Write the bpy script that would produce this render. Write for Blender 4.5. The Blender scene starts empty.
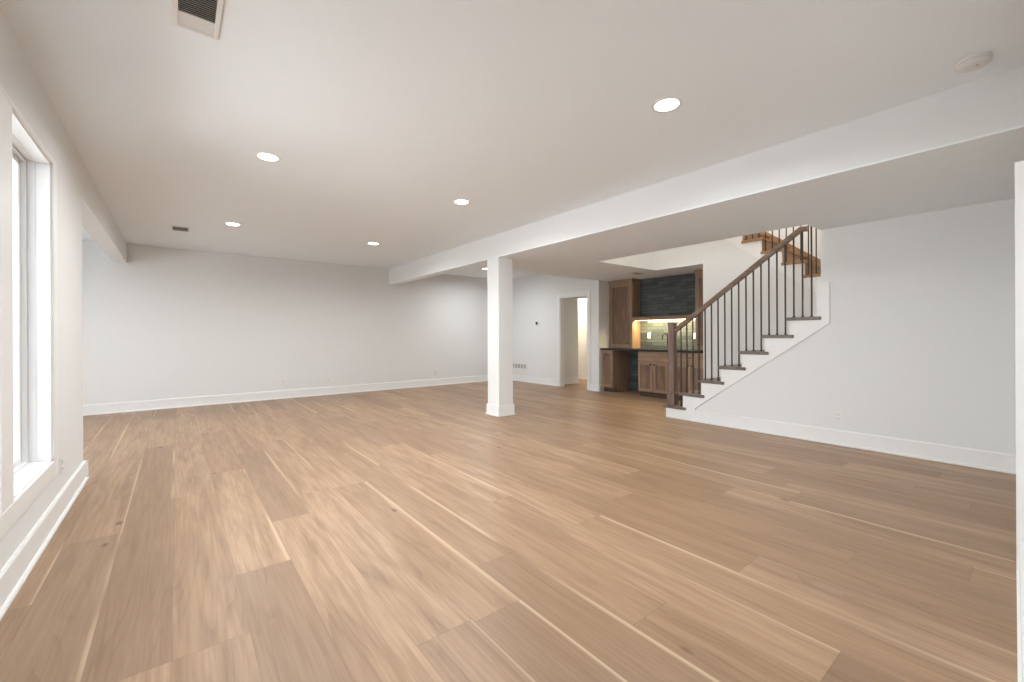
import bpy, bmesh, math, random
from mathutils import Vector, Matrix
random.seed(7)
C = bpy.context.scene.collection
# ---------------------------------------------------------------- camera
F, TH, HZ, EYE, ROLL = 427.6, 0.6647, 334.97, 1.226, 0.0046
cd = bpy.data.cameras.new('camera'); cam = bpy.data.objects.new('camera', cd); C.objects.link(cam)
cd.sensor_width = 36.0; cd.lens = F / 1024 * 36.0; cd.shift_y = -(341 - HZ) / 1024
cd.clip_start = 0.02; cd.clip_end = 200
cam.matrix_world = Matrix.Translation((0, 0, EYE)) @ (Matrix.Rotation(-TH, 4, 'Z') @ Matrix.Rotation(math.pi/2, 4, 'X') @ Matrix.Rotation(-ROLL, 4, 'Z'))
bpy.context.scene.camera = cam
# ---------------------------------------------------------------- world, exposure
sc = bpy.context.scene
sc.view_settings.view_transform = 'Standard'; sc.view_settings.look = 'None'
sc.view_settings.gamma = 1.0; sc.view_settings.use_curve_mapping = False
sc.view_settings.exposure = 0.03
w = bpy.data.worlds.new('overcast_sky'); sc.world = w; w.use_nodes = True
bg = w.node_tree.nodes['Background']; bg.inputs[0].default_value = (0.90, 0.97, 1.03, 1); bg.inputs[1].default_value = 12.5
LAMP, STAIR_W, LED_W, HALL_W = 26.5, 40.0, 28.0, 34.0
def area(name, loc, size, watts, col=(1, .95, .88), rot=(0, 0, 0), sy=None, spread=math.pi, portal=False):
    l = bpy.data.lights.new(name, 'AREA'); l.energy = watts; l.color = col; l.spread = spread
    l.shape = 'RECTANGLE' if sy else 'DISK'; l.size = size
    if sy: l.size_y = sy
    o = bpy.data.objects.new(name, l); C.objects.link(o); o.location = loc; o.rotation_euler = rot
    if portal: l.cycles.is_portal = True
    return o
# ---------------------------------------------------------------- helpers
class MB:
    def __init__(s): s.bm = bmesh.new()
    def box(s, x0, x1, y0, y1, z0, z1, bev=0.0, seg=1):
        b = bmesh.new(); bmesh.ops.create_cube(b, size=1.0)
        for v in b.verts:
            v.co = Vector(((x0+x1)/2 + v.co.x*(x1-x0), (y0+y1)/2 + v.co.y*(y1-y0), (z0+z1)/2 + v.co.z*(z1-z0)))
        if bev > 0: bmesh.ops.bevel(b, geom=b.edges[:], offset=bev, segments=seg, affect='EDGES', profile=0.5)
        s._merge(b); return s
    def _merge(s, b, M=None):
        if M is not None: bmesh.ops.transform(b, matrix=M, verts=b.verts[:])
        me = bpy.data.meshes.new('t'); b.to_mesh(me); b.free(); s.bm.from_mesh(me); bpy.data.meshes.remove(me)
    def prism(s, pts, axis, a, b_, bev=0.0):
        """outline of 2-D points extruded along axis from a to b_ (axis 'x': pts=(y,z); 'y': (x,z); 'z': (x,y))"""
        b = bmesh.new()
        def mk(p, t): return {'x': (t, p[0], p[1]), 'y': (p[0], t, p[1]), 'z': (p[0], p[1], t)}[axis]
        v0 = [b.verts.new(mk(p, a)) for p in pts]; v1 = [b.verts.new(mk(p, b_)) for p in pts]
        b.faces.new(v0); b.faces.new(v1[::-1]); n = len(pts)
        for i in range(n): b.faces.new((v0[i], v1[i], v1[(i+1) % n], v0[(i+1) % n]))
        bmesh.ops.recalc_face_normals(b, faces=b.faces[:])
        if bev: bmesh.ops.bevel(b, geom=b.edges[:], offset=bev, segments=1, affect='EDGES')
        s._merge(b); return s
    def lathe(s, prof, loc=(0, 0, 0), n=24, rot=None):
        """prof: list of (r, z), spun round z"""
        b = bmesh.new(); rings = []
        for r, z in prof:
            if r < 1e-5: rings.append([b.verts.new((0, 0, z))])
            else: rings.append([b.verts.new((r*math.cos(2*math.pi*i/n), r*math.sin(2*math.pi*i/n), z)) for i in range(n)])
        for A, B in zip(rings, rings[1:]):
            for i in range(n):
                j = (i+1) % n
                if len(A) == 1 and len(B) == 1: continue
                if len(A) == 1: b.faces.new((A[0], B[i], B[j]))
                elif len(B) == 1: b.faces.new((A[i], B[0], A[j]))
                else: b.faces.new((A[i], B[i], B[j], A[j]))
        for f in b.faces: f.smooth = True
        bmesh.ops.recalc_face_normals(b, faces=b.faces[:])
        M = Matrix.Translation(loc)
        if rot is not None: M = M @ rot
        s._merge(b, M); return s
    def tube(s, pts, r, n=10):
        b = bmesh.new(); pts = [Vector(p) for p in pts]; rings = []
        for i, p in enumerate(pts):
            d = (pts[min(i+1, len(pts)-1)] - pts[max(i-1, 0)]).normalized()
            up = Vector((0, 1, 0)) if abs(d.y) < .9 else Vector((1, 0, 0))
            a = d.cross(up).normalized(); c = d.cross(a).normalized()
            rings.append([b.verts.new(p + r*(a*math.cos(2*math.pi*k/n) + c*math.sin(2*math.pi*k/n))) for k in range(n)])
        for A, B in zip(rings, rings[1:]):
            for k in range(n): b.faces.new((A[k], A[(k+1) % n], B[(k+1) % n], B[k]))
        for f in b.faces: f.smooth = True
        b.faces.new(rings[0][::-1]); b.faces.new(rings[-1])
        bmesh.ops.recalc_face_normals(b, faces=b.faces[:])
        s._merge(b); return s
    def sweep(s, prof, path):
        """prof: (side, up) outline swept along path points in a vertical y-z plane (x = side)"""
        b = bmesh.new(); rings = []; n = len(prof); path = [Vector(p) for p in path]
        for i, p in enumerate(path):
            d0 = (path[i]-path[i-1]).normalized() if i else None
            d1 = (path[i+1]-path[i]).normalized() if i < len(path)-1 else None
            d = ((d0 or d1) + (d1 or d0)).normalized(); k = 1.0
            if d0 and d1: k = 1/max(.3, d.dot(d0))
            up = Vector((0, -d.z, d.y)); up = up if up.z > 0 else -up
            rings.append([b.verts.new(p + Vector((q[0], 0, 0)) + up*q[1]*k) for q in prof])
        for A, B in zip(rings, rings[1:]):
            for k in range(n): b.faces.new((A[k], A[(k+1) % n], B[(k+1) % n], B[k]))
        b.faces.new(rings[0][::-1]); b.faces.new(rings[-1])
        bmesh.ops.recalc_face_normals(b, faces=b.faces[:]); s._merge(b); return s
    def build(s, name, mat, parent=None, origin=None):
        me = bpy.data.meshes.new(name); s.bm.to_mesh(me); s.bm.free()
        me.materials.append(mat); o = bpy.data.objects.new(name, me); C.objects.link(o)
        if origin is not None:
            me.transform(Matrix.Translation(-Vector(origin))); o.location = origin
        if parent is not None:
            o.parent = parent
            w_ = Vector(parent.location) + (Vector(parent.parent.location) if parent.parent else Vector())
            o.location = Vector(o.location) - w_
        return o
def tag(o, label, cat, group=None):
    o['label'] = label; o['category'] = cat
    if group: o['group'] = group
    return o
def thing(name, label, cat, loc, group=None):
    o = bpy.data.objects.new(name, None); C.objects.link(o); o.location = loc; o.empty_display_size = .1
    return tag(o, label, cat, group)
def struct(o, kind='structure'): o['kind'] = kind; return o
def dup(root, loc, label=None):
    r = root.copy(); C.objects.link(r); r.location = loc
    if label: r['label'] = label
    for ch in list(root.children):
        c = ch.copy(); C.objects.link(c); c.parent = r
        for g in ch.children:
            d = g.copy(); C.objects.link(d); d.parent = c
    return r
# ---------------------------------------------------------------- materials
def newmat(name):
    m = bpy.data.materials.new(name); m.use_nodes = True; return m, m.node_tree.nodes, m.node_tree.links, m.node_tree.nodes['Principled BSDF']
def plain(name, col, rough=.5, metal=0.0, bump=0.0, bscale=200, spec=.5):
    m, N, Lk, P = newmat(name)
    P.inputs['Base Color'].default_value = (*col, 1); P.inputs['Roughness'].default_value = rough; P.inputs['Metallic'].default_value = metal
    P.inputs['Specular IOR Level'].default_value = spec
    tc = N.new('ShaderNodeTexCoord'); nz = N.new('ShaderNodeTexNoise'); nz.inputs['Scale'].default_value = bscale; nz.inputs['Detail'].default_value = 3
    Lk.new(tc.outputs['Object'], nz.inputs['Vector'])
    mx = N.new('ShaderNodeMix'); mx.data_type = 'RGBA'; mx.inputs[6].default_value = (*[c*.985 for c in col], 1); mx.inputs[7].default_value = (*[min(1, c*1.015) for c in col], 1)
    Lk.new(nz.outputs['Fac'], mx.inputs[0]); Lk.new(mx.outputs[2], P.inputs['Base Color'])
    if bump:
        bp = N.new('ShaderNodeBump'); bp.inputs['Strength'].default_value = bump; bp.inputs['Distance'].default_value = .001
        Lk.new(nz.outputs['Fac'], bp.inputs['Height']); Lk.new(bp.outputs['Normal'], P.inputs['Normal'])
    return m
def wood(name, dark, light, rough=.45, axis=2, scale=1.0):
    m, N, Lk, P = newmat(name); P.inputs['Roughness'].default_value = rough
    tc = N.new('ShaderNodeTexCoord'); mp = N.new('ShaderNodeMapping'); sc_ = [14*scale]*3; sc_[axis] = 1.2*scale; mp.inputs['Scale'].default_value = sc_
    Lk.new(tc.outputs['Object'], mp.inputs['Vector'])
    n1 = N.new('ShaderNodeTexNoise'); n1.inputs['Scale'].default_value = 1.6; n1.inputs['Detail'].default_value = 6; n1.inputs['Distortion'].default_value = .6
    Lk.new(mp.outputs[0], n1.inputs['Vector'])
    n2 = N.new('ShaderNodeTexNoise'); n2.inputs['Scale'].default_value = 9; n2.inputs['Detail'].default_value = 4
    Lk.new(mp.outputs[0], n2.inputs['Vector'])
    ad = N.new('ShaderNodeMath'); ad.operation = 'MULTIPLY_ADD'; ad.inputs[1].default_value = .35; Lk.new(n2.outputs['Fac'], ad.inputs[0]); Lk.new(n1.outputs['Fac'], ad.inputs[2])
    cr = N.new('ShaderNodeValToRGB'); cr.color_ramp.elements[0].position = .45; cr.color_ramp.elements[1].position = .9
    cr.color_ramp.elements[0].color = (*dark, 1); cr.color_ramp.elements[1].color = (*light, 1)
    Lk.new(ad.outputs[0], cr.inputs[0]); Lk.new(cr.outputs[0], P.inputs['Base Color'])
    return m
def emit(name, col, s):
    m, N, Lk, P = newmat(name); P.inputs['Base Color'].default_value = (*col, 1); P.inputs['Emission Color'].default_value = (*col, 1); P.inputs['Emission Strength'].default_value = s
    return m
M_wall = plain('wall_paint', (.785, .79, .785), .75, bump=.08)
M_ceil = plain('ceiling_paint', (.88, .93, .97), .8, bump=.08)
M_trim = plain('white_trim_paint', (.84, .84, .83), .42)
M_vinyl = plain('white_vinyl', (.82, .82, .82), .35)
M_plast = plain('white_plastic', (.80, .79, .77), .4)
M_dark = plain('vent_shade', (.03, .03, .03), .8)  # near-black sheet, stands in for the shade behind vent louvres
M_black = plain('matte_black_metal', (.022, .02, .02), .4, metal=.6)
M_bal = plain('dark_bronze_metal', (.035, .022, .017), .5, metal=.2)
M_count = plain('black_stone', (.02, .019, .018), .25)
M_slot = plain('outlet_slot', (.1, .1, .1), .6)
M_grille = plain('grille_paint', (.62, .60, .57), .5)
M_rail = wood('walnut_rail', (.11, .068, .045), (.25, .165, .11), .4, axis=1)
M_newel = wood('walnut_newel', (.13, .082, .060), (.24, .165, .13), .45, axis=2)
M_tread = wood('stained_tread', (.11, .085, .070), (.20, .16, .135), .45, axis=0)
M_oak = wood('oak_tread', (.26, .135, .055), (.42, .24, .11), .45, axis=0)
M_cab = wood('walnut_cabinet', (.20, .12, .073), (.38, .25, .165), .42, axis=2)
M_cabd = wood('walnut_cabinet_crosswise', (.20, .12, .073), (.38, .25, .165), .42, axis=1)
M_toe = wood('shaded_toe_kick', (.05, .03, .02), (.09, .055, .035), .6, axis=1)  # wood colour darkened for the shade of the recess under the cabinets
M_panel = wood('walnut_shaded_panel', (.11, .062, .038), (.25, .155, .10), .45, axis=2)  # darker walnut, deepened so the shallow door recess reads as shaded
M_lamp = emit('lamp_diffuser', (1, .98, .94), 14.0)
M_led = emit('led_strip', (1, .84, .52), 6.0)

def floor_material():
    m, N, Lk, P = newmat('wide_plank_oak_floor')
    def mt(op, a, b=None, c=None, clamp=False):
        n = N.new('ShaderNodeMath'); n.operation = op; n.use_clamp = clamp
        for i, x in enumerate((a, b, c)):
            if x is None: continue
            if isinstance(x, (int, float)): n.inputs[i].default_value = x
            else: Lk.new(x, n.inputs[i])
        return n.outputs[0]
    def comb(x, y, z):
        n = N.new('ShaderNodeCombineXYZ')
        for i, v in enumerate((x, y, z)):
            if isinstance(v, (int, float)): n.inputs[i].default_value = v
            else: Lk.new(v, n.inputs[i])
        return n.outputs[0]
    def wn(vec):
        n = N.new('ShaderNodeTexWhiteNoise'); n.noise_dimensions = '3D'; Lk.new(vec, n.inputs['Vector'])
        s = N.new('ShaderNodeSeparateColor'); Lk.new(n.outputs['Color'], s.inputs[0]); return s.outputs
    def noise(vec, sc_, det=4, dist=0.0):
        n = N.new('ShaderNodeTexNoise'); n.inputs['Scale'].default_value = sc_; n.inputs['Detail'].default_value = det; n.inputs['Distortion'].default_value = dist
        Lk.new(vec, n.inputs['Vector']); return n.outputs['Fac']
    def sstep(x, a, b):
        n = N.new('ShaderNodeMapRange'); n.interpolation_type = 'SMOOTHSTEP'; n.inputs[1].default_value = a; n.inputs[2].default_value = b; Lk.new(x, n.inputs[0]); return n.outputs[0]
    def mix(fac, A, B, mode='MIX'):
        n = N.new('ShaderNodeMix'); n.data_type = 'RGBA'; n.blend_type = mode
        if isinstance(fac, (int, float)): n.inputs[0].default_value = fac
        else: Lk.new(fac, n.inputs[0])
        for i, v in ((6, A), (7, B)):
            if isinstance(v, tuple): n.inputs[i].default_value = (*v, 1)
            else: Lk.new(v, n.inputs[i])
        return n.outputs[2]
    tc = N.new('ShaderNodeTexCoord'); sp = N.new('ShaderNodeSeparateXYZ'); Lk.new(tc.outputs['Object'], sp.inputs[0])
    x, y = sp.outputs[0], sp.outputs[1]
    px = mt('DIVIDE', mt('ADD', x, .528 + 25.4), .254); i = mt('FLOOR', px); fx = mt('FRACT', px)
    ri = wn(comb(i, 3.7, 0))
    py = mt('ADD', mt('DIVIDE', y, 2.05), mt('MULTIPLY', ri[0], 9.0)); j = mt('FLOOR', py); fy = mt('FRACT', py)
    r = wn(comb(i, j, 1.3)); r2 = wn(comb(i, j, 8.1))
    # grain coordinates, shifted per plank
    gx = mt('ADD', x, mt('MULTIPLY', r[0], 13.0)); gy = mt('ADD', y, mt('MULTIPLY', r[1], 37.0)); gz = mt('MULTIPLY', r[2], 21.0)
    g1 = noise(comb(mt('MULTIPLY', gx, 9.0), mt('MULTIPLY', gy, .8), gz), 1.0, 3, .9)      # broad figure
    g2 = noise(comb(mt('MULTIPLY', gx, 90.0), mt('MULTIPLY', gy, 3.0), gz), 1.0, 4)          # fine pores
    g4 = noise(comb(mt('MULTIPLY', gx, 30.0), mt('MULTIPLY', gy, 2.0), gz), 1.0, 3)
    # cathedral rings
    g3 = mt('FRACT', mt('MULTIPLY', noise(comb(mt('MULTIPLY', gx, 5.0), mt('MULTIPLY', gy, .55), gz), 1.0, 1, .3), 14.0))
    ring = mt('MULTIPLY', sstep(g3, .55, 1.0), sstep(g1, .4, .7))
    base = mix(r[0], (.36, .225, .13), (.53, .355, .225))
    base = mix(mt('MULTIPLY', r2[0], .45), base, (.36, .235, .155))
    base = mix(mt('MULTIPLY', mt('GREATER_THAN', r2[1], .85), .50), base, (.24, .155, .10))
    base = mix(mt('MULTIPLY', sstep(g1, .38, .72), .60), base, (.27, .165, .10))
    base = mix(mt('MULTIPLY', sstep(g4, .42, .72), .50), base, (.25, .15, .09))
    base = mix(mt('MULTIPLY', sstep(g2, .3, .75), .42), base, (.23, .135, .075))
    base = mix(mt('MULTIPLY', ring, .42), base, (.20, .12, .065))
    # pale sapwood along one long edge of some planks
    wob = mt('MULTIPLY', mt('SUBTRACT', noise(comb(0.0, mt('MULTIPLY', gy, .7), gz), 1.0, 2), .5), .16)
    e = mt('SUBTRACT', 1.0, fx)
    wid = mt('ADD', mt('MULTIPLY', mt('POWER', r2[2], 3.0), .10), mt('ADD', .045, wob))
    lm = sstep(noise(comb(.5, mt('MULTIPLY', gy, .8), gz), 1.0, 1), .36, .56)
    sap = mt('MULTIPLY', mt('MULTIPLY', sstep(mt('DIVIDE', e, mt('MAXIMUM', wid, .004)), 1.0, .35), lm), mt("GREATER_THAN", r2[2], .48))
    base = mix(mt('MULTIPLY', sap, .60), base, (.66, .49, .33))
    # knots
    vo = N.new('ShaderNodeTexVoronoi'); vo.inputs['Scale'].default_value = 1.0; Lk.new(comb(mt('MULTIPLY', gx, 2.2), mt('MULTIPLY', gy, 1.1), gz), vo.inputs['Vector'])
    knot = sstep(vo.outputs['Distance'], .06, .015)
    base = mix(mt('MULTIPLY', knot, .8), base, (.07, .04, .022))
    # joints
    ex = mt('MINIMUM', fx, mt('SUBTRACT', 1.0, fx)); ey = mt('MINIMUM', fy, mt('SUBTRACT', 1.0, fy))
    gap = mt('MAXIMUM', sstep(ex, .009, .003), sstep(ey, .0016, .0006))
    base = mix(mt('MULTIPLY', gap, .28), base, (.12, .07, .04))
    Lk.new(base, P.inputs['Base Color'])
    Lk.new(mt('MULTIPLY_ADD', g2, .12, .36), P.inputs['Roughness'])
    bp = N.new('ShaderNodeBump'); bp.inputs['Strength'].default_value = .25; bp.inputs['Distance'].default_value = .0008
    Lk.new(mt('SUBTRACT', mt('MULTIPLY', g2, .4), gap), bp.inputs['Height']); Lk.new(bp.outputs[0], P.inputs['Normal'])
    P.inputs['Specular IOR Level'].default_value = .45
    return m
M_floor = floor_material()
def tile_material():
    m, N, Lk, P = newmat('glazed_slate_tile')
    tc = N.new('ShaderNodeTexCoord'); sp = N.new('ShaderNodeSeparateXYZ'); Lk.new(tc.outputs['Object'], sp.inputs[0])
    cb = N.new('ShaderNodeCombineXYZ'); Lk.new(sp.outputs[1], cb.inputs[0]); Lk.new(sp.outputs[2], cb.inputs[1])
    br = N.new('ShaderNodeTexBrick'); br.inputs['Scale'].default_value = 1.0; br.inputs['Brick Width'].default_value = .26; br.inputs['Row Height'].default_value = .066
    br.inputs['Mortar Size'].default_value = .003; br.inputs['Color1'].default_value = (.045, .058, .062, 1); br.inputs['Color2'].default_value = (.098, .112, .112, 1); br.inputs['Mortar'].default_value = (.03, .032, .03, 1)
    Lk.new(cb.outputs[0], br.inputs['Vector'])
    nz = N.new('ShaderNodeTexNoise'); nz.inputs['Scale'].default_value = 18; nz.inputs['Detail'].default_value = 3; Lk.new(tc.outputs['Object'], nz.inputs['Vector'])
    mx = N.new('ShaderNodeMix'); mx.data_type = 'RGBA'; mx.blend_type = 'OVERLAY'; mx.inputs[0].default_value = .5
    Lk.new(br.outputs['Color'], mx.inputs[6]); Lk.new(nz.outputs['Color'], mx.inputs[7]); 
    Lk.new(br.outputs['Color'], P.inputs['Base Color']); P.inputs['Roughness'].default_value = .22
    bp = N.new('ShaderNodeBump'); bp.inputs['Strength'].default_value = .35; bp.inputs['Distance'].default_value = .004
    Lk.new(nz.outputs['Fac'], bp.inputs['Height']); Lk.new(bp.outputs[0], P.inputs['Normal'])
    return m
M_tile = tile_material()
def glass_material():
    m, N, Lk, P = newmat('window_glass'); N.remove(P); out = N['Material Output']
    t = N.new('ShaderNodeBsdfTransparent'); g = N.new('ShaderNodeBsdfGlossy'); g.inputs['Roughness'].default_value = .02
    fr = N.new('ShaderNodeFresnel'); fr.inputs[0].default_value = 1.35
    mx = N.new('ShaderNodeMixShader'); Lk.new(fr.outputs[0], mx.inputs[0]); Lk.new(t.outputs[0], mx.inputs[1]); Lk.new(g.outputs[0], mx.inputs[2]); Lk.new(mx.outputs[0], out.inputs[0])
    return m
M_glass = glass_material()
# ---------------------------------------------------------------- key dimensions
XL, YF, XB, ZS, XR, XT, H = -.635, 9.376, 3.796, 2.396, 5.733, 7.156, 2.743
XS, XF = 6.88, 7.79              # stair wall plane, far wall of stair / back of bar
YH0, YH1, XH = 1.65, 4.53, 5.32  # opening in the low ceiling
YB = 6.10                        # return wall beside the bar
YA = 5.15                        # end of the left wall
XA = -3.6                        # alcove left wall
YE = 6.13                        # far edge of low ceiling
TOP = 5.2
def S(mb, name, mat, kind='structure'): return struct(mb.build(name, mat), kind)
# floor
S(MB().box(XA-.15, 10.2, -.9, 10.3, -.12, 0), 'floor', M_floor)
# main ceiling: left of the beam, and the raised field beyond the low ceiling
mb = MB().box(XA-.15, XB+.2, -.9, YF+.12, H, H+.12); mb.box(XB+.2, XT+.12, YE, YF+.12, H, H+.12)
S(mb, 'ceiling', M_ceil)
# low ceiling with its stair opening
mb = MB()
mb.box(XB, XH, -.6, YE, ZS, ZS+.012); mb.box(XB, XB+.2, YE, YF, ZS, ZS+.012); mb.box(XH, XF+.12, YH1, YB, ZS, ZS+.012); mb.box(XH, XT, YB, YE, ZS, ZS+.012)
mb.box(XH, XR+.12, -.6, YH0, ZS, ZS+.012); mb.box(XS, XF, 3.63, YH1, ZS, ZS+.012)
mb.box(XB+.2, XT, YE-.03, YE, ZS+.012, H)
S(mb, 'ceiling', M_ceil)
# beam
S(MB().box(XB, XB+.2, -.6, YF, ZS+.012, H), 'trim_1', M_wall)
# left wall with window openings (two lights side by side)
W0, W1, WM0, WM1, WZ0, WZ1 = 2.03, 3.955, 2.90, 3.085, .435, 2.335
mb = MB()
mb.box(XL-.19, XL, -.9, W0, 0, H); mb.box(XL-.19, XL, W1, YA, 0, H)
mb.box(XL-.19, XL, W0, W1, 0, WZ0); mb.box(XL-.19, XL, W0, W1, WZ1, H)
mb.box(XL-.17, XL, YA, YF, 2.425, H)                 # header over the alcove opening
S(mb, 'wall_left', M_wall)
# far wall
S(MB().box(XA-.15, XT+.12, YF, YF+.12, 0, H), 'wall_far', M_wall)
# alcove
mb = MB(); mb.box(XA-.15, XA, YA-.15, 6.3, 0, H); mb.box(XA-.15, XA, 7.8, YF, 0, H); mb.box(XA-.15, XA, 6.3, 7.8, 0, .5); mb.box(XA-.15, XA, 6.3, 7.8, 2.15, H)
mb.box(XA, XL-.19, YA-.15, YA, 0, H)
S(mb, 'wall_alcove', M_wall)
# wall with thermostat and doorway, its return beside the bar
D0, D1, DZ = 6.42, 7.28, 2.11
mb = MB(); mb.box(XT, XT+.12, YB, D0, 0, H); mb.box(XT, XT+.12, D1, YF, 0, H); mb.box(XT, XT+.12, D0, D1, DZ, H)
mb.box(XT+.12, XF+.12, YB, YB+.10, 0, H)
S(mb, 'wall_hall', M_wall)
# room behind the doorway
mb = MB(); mb.box(XT+.12, 8.03, 7.52, 7.64, 0, 2.6); mb.box(8.85, 8.97, YB+.1, 9.6, 0, 2.6); mb.box(7.91, 8.03, 7.64, 9.6, 0, 2.6); mb.box(8.03, 8.85, 9.5, 9.6, 0, 2.6)
mb.box(XT+.12, 8.97, YB+.1, 9.6, 2.6, 2.7); mb.box(XF+.12, 8.97, YB, YB+.1, 0, 2.6); mb.box(8.03, 8.13, 6.9, 7.52, 2.14, 2.6)
S(mb, 'wall_closet', M_wall)
# back wall of the bar niche and far side of the stairwell
mb = MB(); mb.box(XF, XF+.12, .33, YB, 0, TOP)
mb.box(XS+.12, XF, 3.51, 3.63, 0, ZS)
mb.box(XR+.12, XF, .33, .45, 0, TOP)
mb.box(XH-.12, XS, YH1, YH1+.12, ZS+.012, TOP); mb.box(XH-.12, XH, YH0-.12, YH1, ZS+.012, TOP)
mb.box(XH, XR, YH0-.12, YH0, ZS+.012, TOP); mb.box(XR, XR+.12, .45, YH0, ZS+.012, TOP)
mb.box(XS, XS+.12, 3.30, YH1+.12, ZS+.012, TOP)
mb.box(XH-.12, XF+.12, .33, YH1+.12, TOP, TOP+.1)
S(mb, 'wall_stairwell', M_wall)
# upper floor deck beyond the second flight
S(MB().box(XS+.12, XF, 3.24, YH1+.1, 2.90, 3.04), 'trim_2', M_wall)
# lower flight numbers
R1, G1, Y1 = .2068, .272, 3.592
def top(k): return .178 + R1*(k-1)
def ry(k): return Y1 - G1*(k-1)
LAND = top(8)
# right wall, running on under the flight with a stepped top
pts = [(-.6, 0), (Y1, 0)]
for k in range(1, 8):
    pts += [(ry(k), top(k)-.04)]
    pts += [(ry(k+1), top(k)-.04)]
pts += [(YH0, top(7)-.04), (YH0, ZS), (-.6, ZS)]
S(MB().prism(pts, 'x', XR, XR+.12), 'wall_right', M_wall)
# wall under the second flight
R2, G2, Y2 = R1, .275, 1.875     # nose of first visible tread (top LAND+2R)
def top2(k): return LAND + R2*(k+1)      # k=1 -> visible lowest
def ny(k): return Y2 + G2*(k-1)
pts = [(.45, 0), (3.63, 0), (3.63, ZS+.012), (3.30, ZS+.012), (3.30, top2(6)-.04)]
for k in range(5, -1, -1):
    pts += [(ny(k+1)+.02, top2(k)-.04), (ny(k)+.02, top2(k)-.04)]
pts += [(ny(0)+.02, LAND-.04), (.45, LAND-.04)]
S(MB().prism(pts, 'x', XS, XS+.12), 'wall_stair', M_wall)
# near wall behind the camera: not quite square to the room
def near_wall(name, mat, x0, x1, z0, z1, t0=0.0, t1=-.12):
    f = lambda x: .041*x - .055
    return MB().prism([(x0, f(x0)+t0), (x1, f(x1)+t0), (x1, f(x1)+t1), (x0, f(x0)+t1)], 'z', z0, z1)
mb = near_wall('', None, XL-.1, 3.44, 0, H)
mb2 = near_wall('', None, 4.30, XR+.05, 0, H); me = bpy.data.meshes.new('t'); mb2.bm.to_mesh(me); mb.bm.from_mesh(me)
mb3 = near_wall('', None, 3.44, 4.30, 2.0, H); mb3.bm.to_mesh(me); mb.bm.from_mesh(me)
S(mb, 'wall_near', M_wall)
# ---------------------------------------------------------------- baseboards
BBH = .165
def bb_prof(inv=1):   # (offset from wall, z)
    return [(0, 0), (.030, 0), (.030, .012), (.022, .022), (.016, .024), (.016, BBH-.012), (.009, BBH), (0, BBH)]
def bb(mb, axis, wall, side, a, b):
    pr = [(wall + side*o, z) for o, z in bb_prof()]
    if axis == 'y': mb.prism(pr, 'y', a, b)       # runs along y; wall is x
    else: mb.prism(pr, 'x', a, b)                 # runs along x; wall is y
    return mb
mb = bb(MB(), 'y', XL, 1, -.9, YA+.03); bb(mb, 'x', YA, 1, XL-.17, XL+.03); S(mb, 'baseboard_left', M_trim)
S(bb(MB(), 'x', YF, -1, XA, XT), 'baseboard_far', M_trim)
mb = bb(MB(), 'y', XT, -1, D1+.09, YF); bb(mb, 'y', XT, -1, YB-.03, D0-.09); bb(mb, 'x', YB, -1, XT-.03, 7.225); S(mb, 'baseboard_hall', M_trim)
S(bb(MB(), 'y', XR, -1, .17, 3.20), 'baseboard_right', M_trim)
mb = bb(MB(), 'x', 7.52, -1, XT+.12, 8.03); bb(mb, 'y', 8.85, -1, YB+.1, 9.5); S(mb, 'baseboard_closet', M_trim)
mb = MB(); bb(mb, 'y', XA, 1, YA, YF); S(mb, 'baseboard_alcove', M_trim)
mb = near_wall('', None, XL+.03, 3.35, 0, BBH, .040, 0.0)
for a in ((XL+.03, 3.35, .02, .050), (4.40, XR, .02, .032), (4.40, XR, BBH, .018)):
    q = near_wall('', None, a[0], a[1], 0, a[2], a[3], 0.0); q.bm.to_mesh(me); mb.bm.from_mesh(me)
S(mb, 'baseboard_near', M_trim)
# ---------------------------------------------------------------- doors and casings
def casing(mb, x, s, y0, y1, z1, w=.09, t=.018):
    mb.box(min(x, x+s*t), max(x, x+s*t), y0-w, y0, 0, z1+w, .003); mb.box(min(x, x+s*t), max(x, x+s*t), y1, y1+w, 0, z1+w, .003)
    mb.box(min(x, x+s*t), max(x, x+s*t), y0, y1, z1, z1+w, .003)
mb = MB(); casing(mb, XT, -1, D0, D1, DZ)
mb.box(XT, XT+.12, D0, D0+.018, 0, DZ); mb.box(XT, XT+.12, D1-.018, D1, 0, DZ); mb.box(XT, XT+.12, D0+.018, D1-.018, DZ-.018, DZ)
S(mb, 'door_1', M_trim)
mb = near_wall('', None, 3.35, 3.44, 0, 2.09, .050, -.1)
for a in ((4.30, 4.39, 0, 2.09), (3.44, 4.30, 2.0, 2.09)):
    q = near_wall('', None, a[0], a[1], a[2], a[3], .022, -.1); q.bm.to_mesh(me); mb.bm.from_mesh(me)
q = near_wall('', None, 3.44, 4.30, 0.005, 2.0, -.03, -.07); q.bm.to_mesh(me); mb.bm.from_mesh(me)
S(mb, 'door_2', M_trim)
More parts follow.
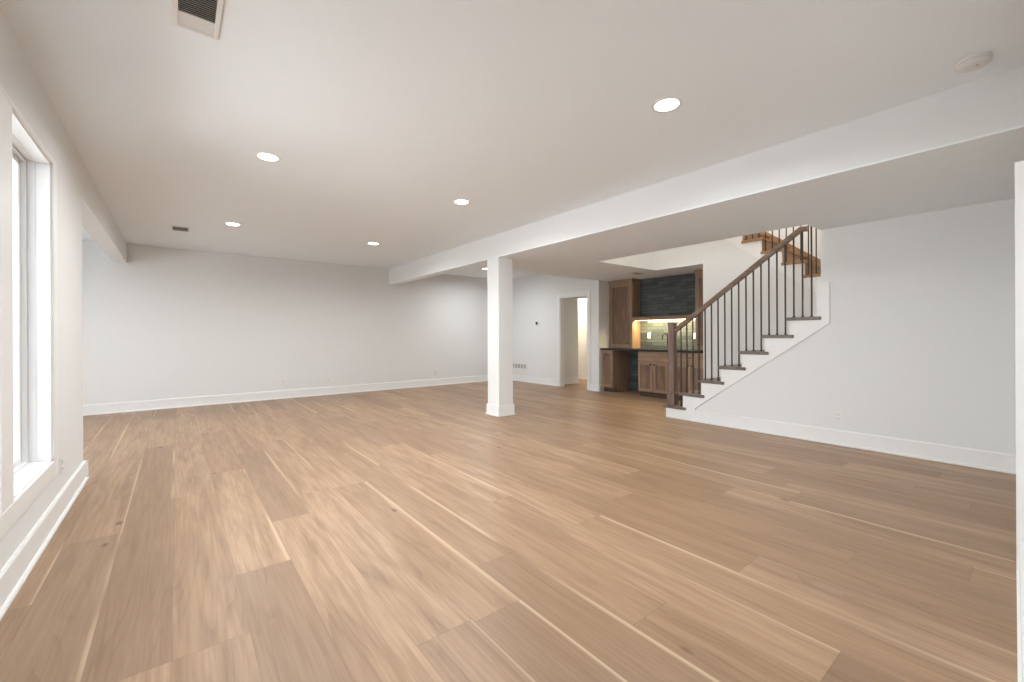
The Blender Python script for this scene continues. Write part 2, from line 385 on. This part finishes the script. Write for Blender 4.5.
# ---------------------------------------------------------------- windows
def window(n, y0, y1, z0, z1, xo):
    """vinyl unit set back in the wall: jamb liner, frame, sash, pane"""
    root = MB()
    xf = xo
    for f, d0, d1 in ((.012, 0, .037), (.024, .037, .062)):
        root.box(xf-d1, xf-d0, y0, y0+f, z0, z1, .002); root.box(xf-d1, xf-d0, y1-f, y1, z0, z1, .002)
        root.box(xf-d1, xf-d0, y0+f, y1-f, z0, z0+f, .002); root.box(xf-d1, xf-d0, y0+f, y1-f, z1-f, z1, .002)
    o = S(root, 'window_%d' % n, M_vinyl)
    s = MB(); w_ = .045
    a0, a1, b0, b1 = y0+.010, y1-.010, z0+.010, z1-.010
    s.box(xf-.100, xf-.062, a0, a0+w_, b0, b1, .003); s.box(xf-.100, xf-.062, a1-w_, a1, b0, b1, .003)
    s.box(xf-.100, xf-.062, a0+w_, a1-w_, b0, b0+w_, .003); s.box(xf-.100, xf-.062, a0+w_, a1-w_, b1-w_, b1, .003)
    s.build('sash', M_vinyl, o)
    MB().box(xf-.094, xf-.088, a0+w_-.005, a1-w_+.005, b0+w_-.005, b1-w_+.005).build('pane', M_glass, o)
    return o
window(1, WM1, W1, WZ0, WZ1, XL-.058); window(2, W0, WM0, WZ0, WZ1, XL-.058)
window(3, 6.3, 7.8, .5, 2.15, XA-.05)
# mullion post, jamb liners and casing around the pair
mb = MB()
mb.box(XL-.17, XL+.018, WM0, WM1, WZ0, WZ1, .003)
t, c, ct = .018, .105, .032
mb.box(XL, XL+t, W1, W1+c, WZ0-c, WZ1+ct, .003); mb.box(XL, XL+t, W0-c, W0, WZ0-c, WZ1+ct, .003)
mb.box(XL, XL+t, W0, W1, WZ1, WZ1+ct, .003); mb.box(XL, XL+t, W0, W1, WZ0-c, WZ0, .003)
mb.box(XL-.058, XL+.004, W1-.010, W1, WZ0, WZ1); mb.box(XL-.058, XL+.004, W0, W1, WZ1-.010, WZ1); mb.box(XL-.058, XL+.004, W0, W1, WZ0, WZ0+.010)
S(mb, 'trim_3', M_trim)
# ---------------------------------------------------------------- column
col = thing('support_column', 'square white column under the ceiling beam', 'column', (3.95, 5.33, 0))
CX0, CX1, CY0, CY1 = 3.806, 4.075, 5.18, 5.475
MB().box(CX0, CX1, CY0, CY1, .0, ZS, .003).build('shaft', M_wall, col)
mb = MB(); mb.box(CX0-.016, CX1+.016, CY0-.016, CY1+.016, 0, BBH-.012, .002); mb.box(CX0-.009, CX1+.009, CY0-.009, CY1+.009, BBH-.013, BBH, .002)
mb.box(CX0-.030, CX1+.030, CY0-.030, CY1+.030, 0, .02, .005)
mb.build('plinth', M_trim, col)
# ---------------------------------------------------------------- lower staircase
st = thing('staircase', 'lower white stair flight with dark stained treads rising from the floor', 'staircase', (6.3, Y1, 0))
mb = MB()
# skirt board on the room side: stepped top, sloping foot
sk = [(Y1, 0.0)]
for k in range(1, 8): sk += [(ry(k), top(k)-.038), (ry(k+1), top(k)-.038)]
sk[-1] = (1.687, top(7)-.038)
sk += [(1.687, 1.80), (1.565, 1.80), (1.565, 1.343), (3.135, .189), (3.135, 0)]
mb.prism(sk, 'x', XR-.020, XR)
mb.build('skirt_board', M_trim, st)
mb = MB().prism([(Y1+.012, 0), (Y1+.012, top(1)-.04), (3.3, top(1)-.04), (3.3, 0)], 'x', XR+.12, XS-.02); mb.build('riser', M_trim, st)
for k in range(2, 9):
    zt = LAND-.04 if k == 8 else top(k)-.038
    MB().box(XR+.02 if k < 8 else XR+.12, XS-.002, ry(k)-.018, ry(k), top(k-1)-.02, zt).build('riser', M_trim, st)
for k in range(1, 8):
    MB().box(XR-.045, XS-.002, ry(k+1)-.045, ry(k)+.032, top(k)-.038, top(k), .006, 2).build('tread', M_tread, st)
MB().box(XR+.122, XF, .45, ry(8)+.03, LAND-.04, LAND, .004).build('landing', M_oak, st)
# railing of the lower flight
XRL = 5.79
rl = thing('stair_railing', 'walnut handrail with newel post and dark iron balusters on the lower flight', 'railing', (XRL, 3.5, top(1)))
RS = (2.455-1.335)/(3.413-1.87)
def rz(y): return 1.338 + .726*(3.405-y)      # underside-to-middle of the rail
mb = MB(); ny0 = 3.527
mb.box(XRL-.046, XRL+.046, ny0-.046, ny0+.046, top(1), 1.375, .004)
mb.box(XRL-.062, XRL+.062, ny0-.062, ny0+.062, top(1), top(1)+.17, .006); mb.box(XRL-.054, XRL+.054, ny0-.054, ny0+.054, top(1)+.17, top(1)+.20, .008)
mb.box(XRL-.054, XRL+.054, ny0-.054, ny0+.054, 1.375, 1.40, .006)
mb.build('newel_post', M_newel, rl)
rp = [(-.020, -.032), (.020, -.032), (.028, -.010), (.031, .008), (.024, .024), (.010, .031), (-.010, .031), (-.024, .024), (-.031, .008), (-.028, -.010)]
MB().sweep(rp, [(XRL, 3.484, rz(3.484)), (XRL, 1.865, rz(1.865)), (XRL, 1.795, rz(1.865)-.004)]).build('handrail', M_rail, rl)
yb = 3.391; k = 0; proto = None
for n in range(19):
    y = yb - n*.0908
    kk = int((Y1 + .03 - y)//G1) + 1; kk = min(7, max(1, kk)); z0 = top(kk); z1 = rz(max(y, 1.865)) - .025 if n < 18 else 2.62
    b = MB().box(XRL-.0075, XRL+.0075, y-.0075, y+.0075, z0, z1, .001)
    b.box(XRL-.012, XRL+.012, y-.012, y+.012, z0, z0+.018, .003)
    b.build('baluster', M_bal, rl)
# ---------------------------------------------------------------- upper staircase
su = thing('staircase', 'upper stair flight with oak treads and risers seen through the ceiling opening', 'staircase', (7.3, ny(0), LAND))
sk = [(1.55, 1.40), (3.4, 1.765+.776*(3.4-2.013))]
sk = [(1.50, LAND-.05), (1.50, 1.765+.776*(1.50-2.013)), (3.30, 1.765+.776*(3.30-2.013)), (3.30, top2(5)-.04)]
for k in range(5, -1, -1):
    if k < 5: sk += [(ny(k+1)+.02, top2(k)-.04)]
    sk += [(ny(k)+.02, top2(k)-.04)]
sk += [(ny(0)+.02, LAND-.05)]
MB().prism(sk, 'x', XS-.014, XS).build('skirt_board', M_trim, su)
for k in range(0, 6):
    MB().box(XS-.03, XF, ny(k)-.012, min(3.29, ny(k+1)+.03), top2(k)-.04, top2(k), .006, 2).build('tread', M_oak, su)
    MB().box(XS+.002, XF, ny(k)+.004, ny(k)+.018, top2(k)-R2, top2(k)-.04).build('riser', M_oak, su)
ru = thing('stair_railing', 'short oak railing with thin dark balusters on the upper flight', 'railing', (6.93, 2.0, 2.0))
XU = 6.93
def rz2(y): return top2(1) + .87 + .752*(y - ny(1))
for n in range(15):
    y = 2.046 + n*.0917
    if y > 3.2: break
    k = int((y - ny(0)+.01)//G2); z0 = top2(k)
    MB().box(XU-.0066, XU+.0066, y-.0066, y+.0066, z0, rz2(y), .001).build('baluster', M_bal, ru)
MB().sweep(rp, [(XU, 1.80, rz2(1.80)), (XU, 3.28, rz2(3.28))]).build('handrail', M_oak, ru)
MB().box(XF-.03, XF, 1.6, 3.2, 0, .001) if False else None
# oak skirt on the far side of the upper flight
sl = .752
MB().prism([(1.86, top2(1)-.08), (1.86, top2(1)+.035), (3.20, top2(1)+.035+sl*(3.20-1.86)), (3.20, top2(1)-.08+sl*(3.20-1.86))], 'x', XF-.018, XF).build('wall_skirt', M_oak, su)
# ---------------------------------------------------------------- bar niche
XC = 7.23
def shaker(mb, x, y0, y1, z0, z1, w=.055):
    """framed door face looking toward -x, front at x"""
    mb.box(x, x+.019, y0, y0+w, z0, z1, .0015); mb.box(x, x+.019, y1-w, y1, z0, z1, .0015)
    mb.box(x, x+.019, y0+w, y1-w, z0, z0+w, .0015); mb.box(x, x+.019, y0+w, y1-w, z1-w, z1, .0015)
def panel(x, y0, y1, z0, z1, parent, w=.055):
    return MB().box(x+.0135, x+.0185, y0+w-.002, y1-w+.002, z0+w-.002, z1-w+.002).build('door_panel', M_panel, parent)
def knob(x, y, z, parent):
    R = Matrix.Rotation(-math.pi/2, 4, 'Y')
    return MB().lathe([(0, 0), (.007, 0), (.006, .012), (.015, .016), (.016, .023), (.011, .028), (0, .029)], (x, y, z), 14, R).build('knob', M_black, parent)
def base_cabinet(y0, y1, label, doors, drawer=None, pull=False, knobs=(), end=None):
    t = thing('base_cabinet', label, 'cabinet', (XC+.3, (y0+y1)/2, 0), 'bar base cabinets')
    b = MB()
    b.box(XC+.02, XF-.011, y0, y0+.018, .10, .893); b.box(XC+.02, XF-.011, y1-.018, y1, .10, .893)
    b.box(XC+.02, XF-.011, y0+.018, y1-.018, .10, .118); b.box(XF-.022, XF-.011, y0+.018, y1-.018, .118, .893)
    b.box(XC+.02, XC+.038, y0, y1, .868, .893); b.box(XC+.02, XC+.038, y0, y1, .675, .70)
    b.box(XC+.098, XF-.011, y0, y0+.018, 0, .10); b.box(XC+.098, XF-.011, y1-.018, y1, 0, .10)
    b.build('body', M_cab, t); MB().box(XC+.08, XC+.098, y0+.001, y1-.001, 0, .0995).build('toe_kick', M_toe, t)
    zt = .679 if drawer else .882
    ds = []
    for (a, c_) in doors:
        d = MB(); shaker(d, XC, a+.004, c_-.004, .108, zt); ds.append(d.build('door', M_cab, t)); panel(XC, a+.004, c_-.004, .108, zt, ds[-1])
    for (di, ky, kz) in knobs: knob(XC, ky, kz, ds[di])
    if drawer:
        d = MB(); d.box(XC, XC+.019, y0+.003, y1-.003, .698, .882, .002); dr = d.build('drawer', M_cabd, t)
        if pull:
            yc = drawer
            MB().tube([(XC, yc-.06, .80), (XC-.028, yc-.06, .80), (XC-.03, yc-.055, .80), (XC-.03, yc+.055, .80), (XC-.028, yc+.06, .80), (XC, yc+.06, .80)], .0055, 8).build('pull', M_black, dr)
    return t
base_cabinet(5.79, YB-.012, 'narrow walnut base cabinet with one knob beside the white wall', [(5.79, YB-.012)], knobs=[(0, 5.94, .79)])
base_cabinet(4.50, 5.16, 'walnut sink cabinet with two doors right of the empty appliance gap', [(4.82, 5.16), (4.50, 4.82)], drawer=4.83, knobs=[(0, 4.865, .637), (1, 4.785, .637)])
base_cabinet(3.635, 4.497, 'walnut base cabinet with drawer pull seen behind the stair balusters', [(4.05, 4.497), (3.635, 4.05)], drawer=4.043, pull=True, knobs=[(0, 4.09, .655), (1, 4.01, .655)])
tag(MB().box(7.19, XF-.011, 3.634, YB-.004, .895, .935, .003).build('countertop', M_count), 'black stone countertop across the bar base cabinets', 'countertop')
def hutch(y0, y1, label, ky):
    t = thing('wall_cabinet', label, 'cabinet', (7.65, (y0+y1)/2, .936), 'tall bar wall cabinets')
    b = MB(); b.box(7.52, XF-.011, y0, y1, .937, 2.33, .001); b.build('body', M_cab, t)
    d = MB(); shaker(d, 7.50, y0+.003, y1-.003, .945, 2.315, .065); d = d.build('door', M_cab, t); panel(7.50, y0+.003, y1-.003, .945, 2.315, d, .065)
    knob(7.50, ky, 1.04, d)
    c = MB(); c.prism([(7.52, 2.325), (7.492, 2.325), (7.487, 2.345), (7.470, 2.385), (7.470, 2.394), (7.52, 2.394)], 'y', y0-.0, y1)
    yy = y0 if ky < (y0+y1)/2 and y0 > 5 else None
    c.box(7.52, XF-.011, y0, y1, 2.33, 2.394)
    if y0 > 5: c.prism([(y0, 2.325), (y0-.008, 2.325), (y0-.013, 2.345), (y0-.030, 2.385), (y0-.030, 2.394), (y0, 2.394)], 'x', 7.47, XF-.011)
    c.build('crown_moulding', M_cabd, t)
hutch(5.49, YB-.004, 'tall walnut cabinet standing on the left end of the bar counter', 5.60)
hutch(3.635, 4.11, 'tall walnut cabinet standing on the right end of the bar counter', 4.05)
sh = tag(MB().box(7.50, XF-.011, 4.112, 5.488, 1.515, 1.585, .002).build('floating_shelf', M_cabd), 'walnut shelf between the two tall bar cabinets', 'shelf')
o = MB().box(7.56, 7.572, 4.14, 5.46, 1.508, 1.5145).build('led_strip', M_led, sh); o['label'] = 'glowing warm light strip'
area('shelf_led', (7.56, 4.8, 1.50), .05, LED_W, (1, .80, .44), (0, math.radians(-18), 0), sy=1.3)
struct(MB().box(XF-.010, XF, 3.632, YB-.002, .002, ZS-.002).build('wall_bar_tile', M_tile))
# faucet
fa = thing('faucet', 'black gooseneck faucet on the bar counter', 'faucet', (7.70, 4.80, .935))
mb = MB().lathe([(0, 0), (.026, 0), (.026, .008), (.017, .014), (.016, .10), (.012, .105), (0, .105)], (7.70, 4.80, .935), 16); mb.build('base', M_black, fa)
pts = [(7.70, 4.80, 1.03), (7.70, 4.80, 1.18)] + [(7.64+.06*math.cos(a), 4.80+.02*(1-math.cos(a)), 1.18+.068*math.sin(a)) for a in [i*math.pi/10 for i in range(1, 11)]] + [(7.58, 4.84, 1.13)]
MB().tube(pts, .011, 10).build('spout', M_black, fa)
MB().tube([(7.70, 4.78, .99), (7.70, 4.745, 1.0), (7.69, 4.735, 1.06)], .007, 8).build('handle', M_black, fa)
# ---------------------------------------------------------------- outlets, switch, thermostat
def outlet(loc, nrm, label, slots=True, group='white wall outlets'):
    """plate facing nrm ('-x','+x','-y')"""
    t = thing('wall_outlet', label, 'outlet', loc, group)
    b = MB().box(-.036, .036, -.006, 0, -.058, .058, .003, 2)
    pl = b.build('plate', M_plast)
    q = MB(); q.box(-.017, .017, -.009, -.0055, .006, .040, .004); q.box(-.017, .017, -.009, -.0055, -.040, -.006, .004); r_ = q.build('receptacle', M_plast)
    r_.parent = pl; pl.parent = t
    for zc in (.023, -.023):
        for bx in ((-.008, -.005, zc-.004, zc+.008), (.005, .008, zc-.004, zc+.007), (-.002, .002, zc-.012, zc-.008)):
            MB().box(bx[0], bx[1], -.0096, -.008, bx[2], bx[3]).build('slot', M_slot).parent = pl
    t.rotation_euler.z = {'-y': 0, '-x': -math.pi/2, '+x': math.pi/2}[nrm]
    return t
outlet((1.655, YF, .335), '-y', 'leftmost of the three white outlets low on the far wall')
outlet((2.485, YF, .32), '-y', 'middle one of the three white outlets low on the far wall')
outlet((4.97, YF, .31), '-y', 'white outlet low on the far wall just left of the column')
outlet((XT, 8.0, .30), '-x', 'white outlet low on the wall left of the doorway')
outlet((XR, 1.49, .312), '-x', 'white outlet low on the right wall beneath the stairs')
outlet((XL, 4.25, .34), '+x', 'white outlet low on the left wall below the window corner')
outlet((XF-.010, 5.272, 1.20), '-x', 'white outlet on the lit tile left of the faucet')
outlet((XF-.010, 4.283, 1.19), '-x', 'white outlet on the lit tile beside the right tall cabinet')
t = thing('light_switch', 'white double light switch on the stair wall', 'light switch', (XS, 3.415, 1.60))
pl = MB().box(XS-.006, XS, 3.355, 3.475, 1.54, 1.66, .003).build('plate', M_plast, t)
for yc in (3.39, 3.44): MB().box(XS-.010, XS-.005, yc-.016, yc+.016, 1.565, 1.635, .002).build('rocker', M_plast, t)
t = thing('thermostat', 'round dark thermostat on the wall left of the doorway', 'thermostat', (XT, 8.087, 1.515))
R = Matrix.Rotation(-math.pi/2, 4, 'Y')
MB().box(XT-.006, XT, 8.02, 8.155, 1.455, 1.575, .003).build('plate', M_plast, t)
MB().lathe([(0, .0), (.044, 0), (.044, .02), (.040, .026), (0, .026)], (XT-.006, 8.087, 1.515), 28, R).build('dial', M_grille, t)
MB().lathe([(0, .026), (.034, .026), (.034, .029), (0, .030)], (XT-.006, 8.095, 1.522), 24, R).build('display', M_black, t)
# wall return grille
def grille_slats(mb, x, y0, y1, z0, z1, n): pass
t = thing('wall_register', 'white louvred return grille low on the wall right of the column', 'vent', (XT, 8.80, .39))
y0, y1, z0, z1 = 8.52, 9.13, .325, .475
f = MB(); f.box(XT-.012, XT, y0, y0+.02, z0, z1, .002); f.box(XT-.012, XT, y1-.02, y1, z0, z1, .002); f.box(XT-.012, XT, y0+.02, y1-.02, z0, z0+.02, .002); f.box(XT-.012, XT, y0+.02, y1-.02, z1-.02, z1, .002)
for i in range(1, 5): f.box(XT-.011, XT-.001, y0+(y1-y0)*i/5-.008, y0+(y1-y0)*i/5+.008, z0+.02, z1-.02)
f.build('frame', M_plast, t)
MB().box(XT-.002, XT-.0005, y0+.02, y1-.02, z0+.02, z1-.02).build('shade_backing', M_dark, t)
for i in range(8):
    z = z0+.026+i*.0135
    MB().prism([(XT-.009, z-.003), (XT-.008, z-.004), (XT-.003, z+.004), (XT-.004, z+.005)], 'y', y0+.02, y1-.02).build('louvre', M_grille, t)
# ---------------------------------------------------------------- ceiling fittings
lights = [((.612, 4.12), 'recessed round ceiling light in the left row, the nearer and larger of its two'),
          ((.602, 6.88), 'recessed round ceiling light in the left row, beside the small ceiling vent'),
          ((2.555, 1.59), 'large recessed ceiling light nearest the camera, close to the beam'),
          ((2.555, 4.18), 'recessed round ceiling light in the right row, the middle one'),
          ((2.555, 6.95), 'recessed round ceiling light in the right row, farthest from the camera'),
          ((5.56, 8.06), 'recessed ceiling light seen past the column under the beam')]
def downlight(x, y, z, label, group='recessed ceiling lights'):
    t = thing('recessed_light', label, 'ceiling light', (x, y, z), group)
    MB().lathe([(.076, 0.004), (.076, -.003), (.096, -.004), (.098, 0), (.096, .002)], (x, y, z), 36).build('trim_ring', M_plast, t)
    MB().lathe([(0, -.002), (.0765, -.002), (.0765, .0)], (x, y, z), 36).build('diffuser', M_lamp, t)
    return t
for (x, y), lb in lights:
    downlight(x, y, H, lb); area('downlight', (x, y, H-.012), .15, LAMP, (.95, .99, 1.0), spread=math.radians(166))
area('downlight', (.61, 1.57, H-.012), .15, LAMP, (.95, .99, 1.0), spread=math.radians(166))
area('alcove_fill_light', (-2.1, 7.2, H-.012), .15, LAMP, (.95, .99, 1.0), spread=math.radians(166))  # unseen lamp without a fixture, added to brighten the alcove and far end
# upstairs lamps lighting the stairwell, and the lamp in the room behind the doorway
area('stairwell_lamp', (6.2, 3.1, TOP-.02), 1.3, STAIR_W, (1, .92, .80))
area('stairwell_lamp', (7.4, 2.3, TOP-.02), .5, STAIR_W*.5, (1, .84, .62))
area('closet_lamp', (8.45, 8.2, 2.58), .3, HALL_W, (1, .84, .62))
# large ceiling register at the top left
t = thing('ceiling_register', 'large white louvred ceiling vent at the top left', 'vent', (.08, 2.46, H), 'ceiling vents')
x0, x1, y0, y1 = -.012, .172, 2.27, 2.64
f = MB(); w_ = .022
f.box(x0, x0+w_, y0, y1, H-.008, H, .002); f.box(x1-w_, x1, y0, y1, H-.008, H, .002); f.box(x0+w_, x1-w_, y1-w_, y1, H-.008, H, .002); f.box(x0+w_, x1-w_, y0, y0+w_, H-.008, H, .002)
f.box(x0+w_, x1-w_, 2.505, 2.513, H-.010, H-.001, .001)
f.build('frame', M_plast, t)
MB().box(x0+w_, x1-w_, y0+w_, y1-w_, H-.001, H+.004).build('shade_backing', M_dark, t)
for i in range(14):
    y = y0+w_+.006+i*.0155
    if y > 2.50: break
    MB().prism([(y, H-.009), (y+.0015, H-.009), (y+.009, H-.001), (y+.0075, H-.001)], 'x', x0+w_, x1-w_).build('louvre', M_grille, t)
for i in range(6):
    y = 2.519+i*.0155
    MB().prism([(y+.013, H-.0092), (y+.0145, H-.0088), (y+.002, H-.001), (y, H-.001)], 'x', x0+w_, x1-w_).build('louvre', M_plast, t)
# small ceiling register far down the room
def small_reg(cx, cy, z, wx, wy, label):
    t = thing('ceiling_register', label, 'vent', (cx, cy, z), 'ceiling vents')
    f = MB(); f.box(cx-wx, cx-wx+.02, cy-wy, cy+wy, z-.006, z, .002); f.box(cx+wx-.02, cx+wx, cy-wy, cy+wy, z-.006, z, .002)
    f.box(cx-wx+.02, cx+wx-.02, cy-wy, cy-wy+.02, z-.006, z, .002); f.box(cx-wx+.02, cx+wx-.02, cy+wy-.02, cy+wy, z-.006, z, .002); f.build('frame', M_plast, t)
    MB().box(cx-wx+.02, cx+wx-.02, cy-wy+.02, cy+wy-.02, z-.0015, z-.0002).build('shade_backing', M_dark, t)
    n = int((wy*2-.04)/.022)
    for i in range(n):
        y = cy-wy+.024+i*.022
        MB().prism([(y, z-.005), (y+.0015, z-.005), (y+.004, z-.001), (y+.0025, z-.001)], 'x', cx-wx+.02, cx+wx-.02).build('louvre', M_grille, t)
small_reg(.045, 7.61, H, .105, .15, 'small dark-slotted ceiling vent far down the room beside a light')
small_reg(6.93, 4.96, ZS, .14, .09, 'small ceiling vent in the low ceiling in front of the bar')
# smoke detector
t = thing('smoke_detector', 'round white smoke detector on the ceiling at the top right', 'smoke detector', (3.485, .285, H))
MB().lathe([(0, 0), (.072, 0), (.072, -.008), (.064, -.012), (.064, -.016)], (3.485, .285, H), 36).build('base', M_plast, t)
MB().lathe([(.064, -.016), (.070, -.018), (.068, -.030), (.055, -.040), (.025, -.044), (0, -.044)], (3.485, .285, H), 36).build('cover', M_plast, t)
MB().box(3.46, 3.485, .262, .275, H-.0455, H-.040, .001).build('test_button', M_grille, t)
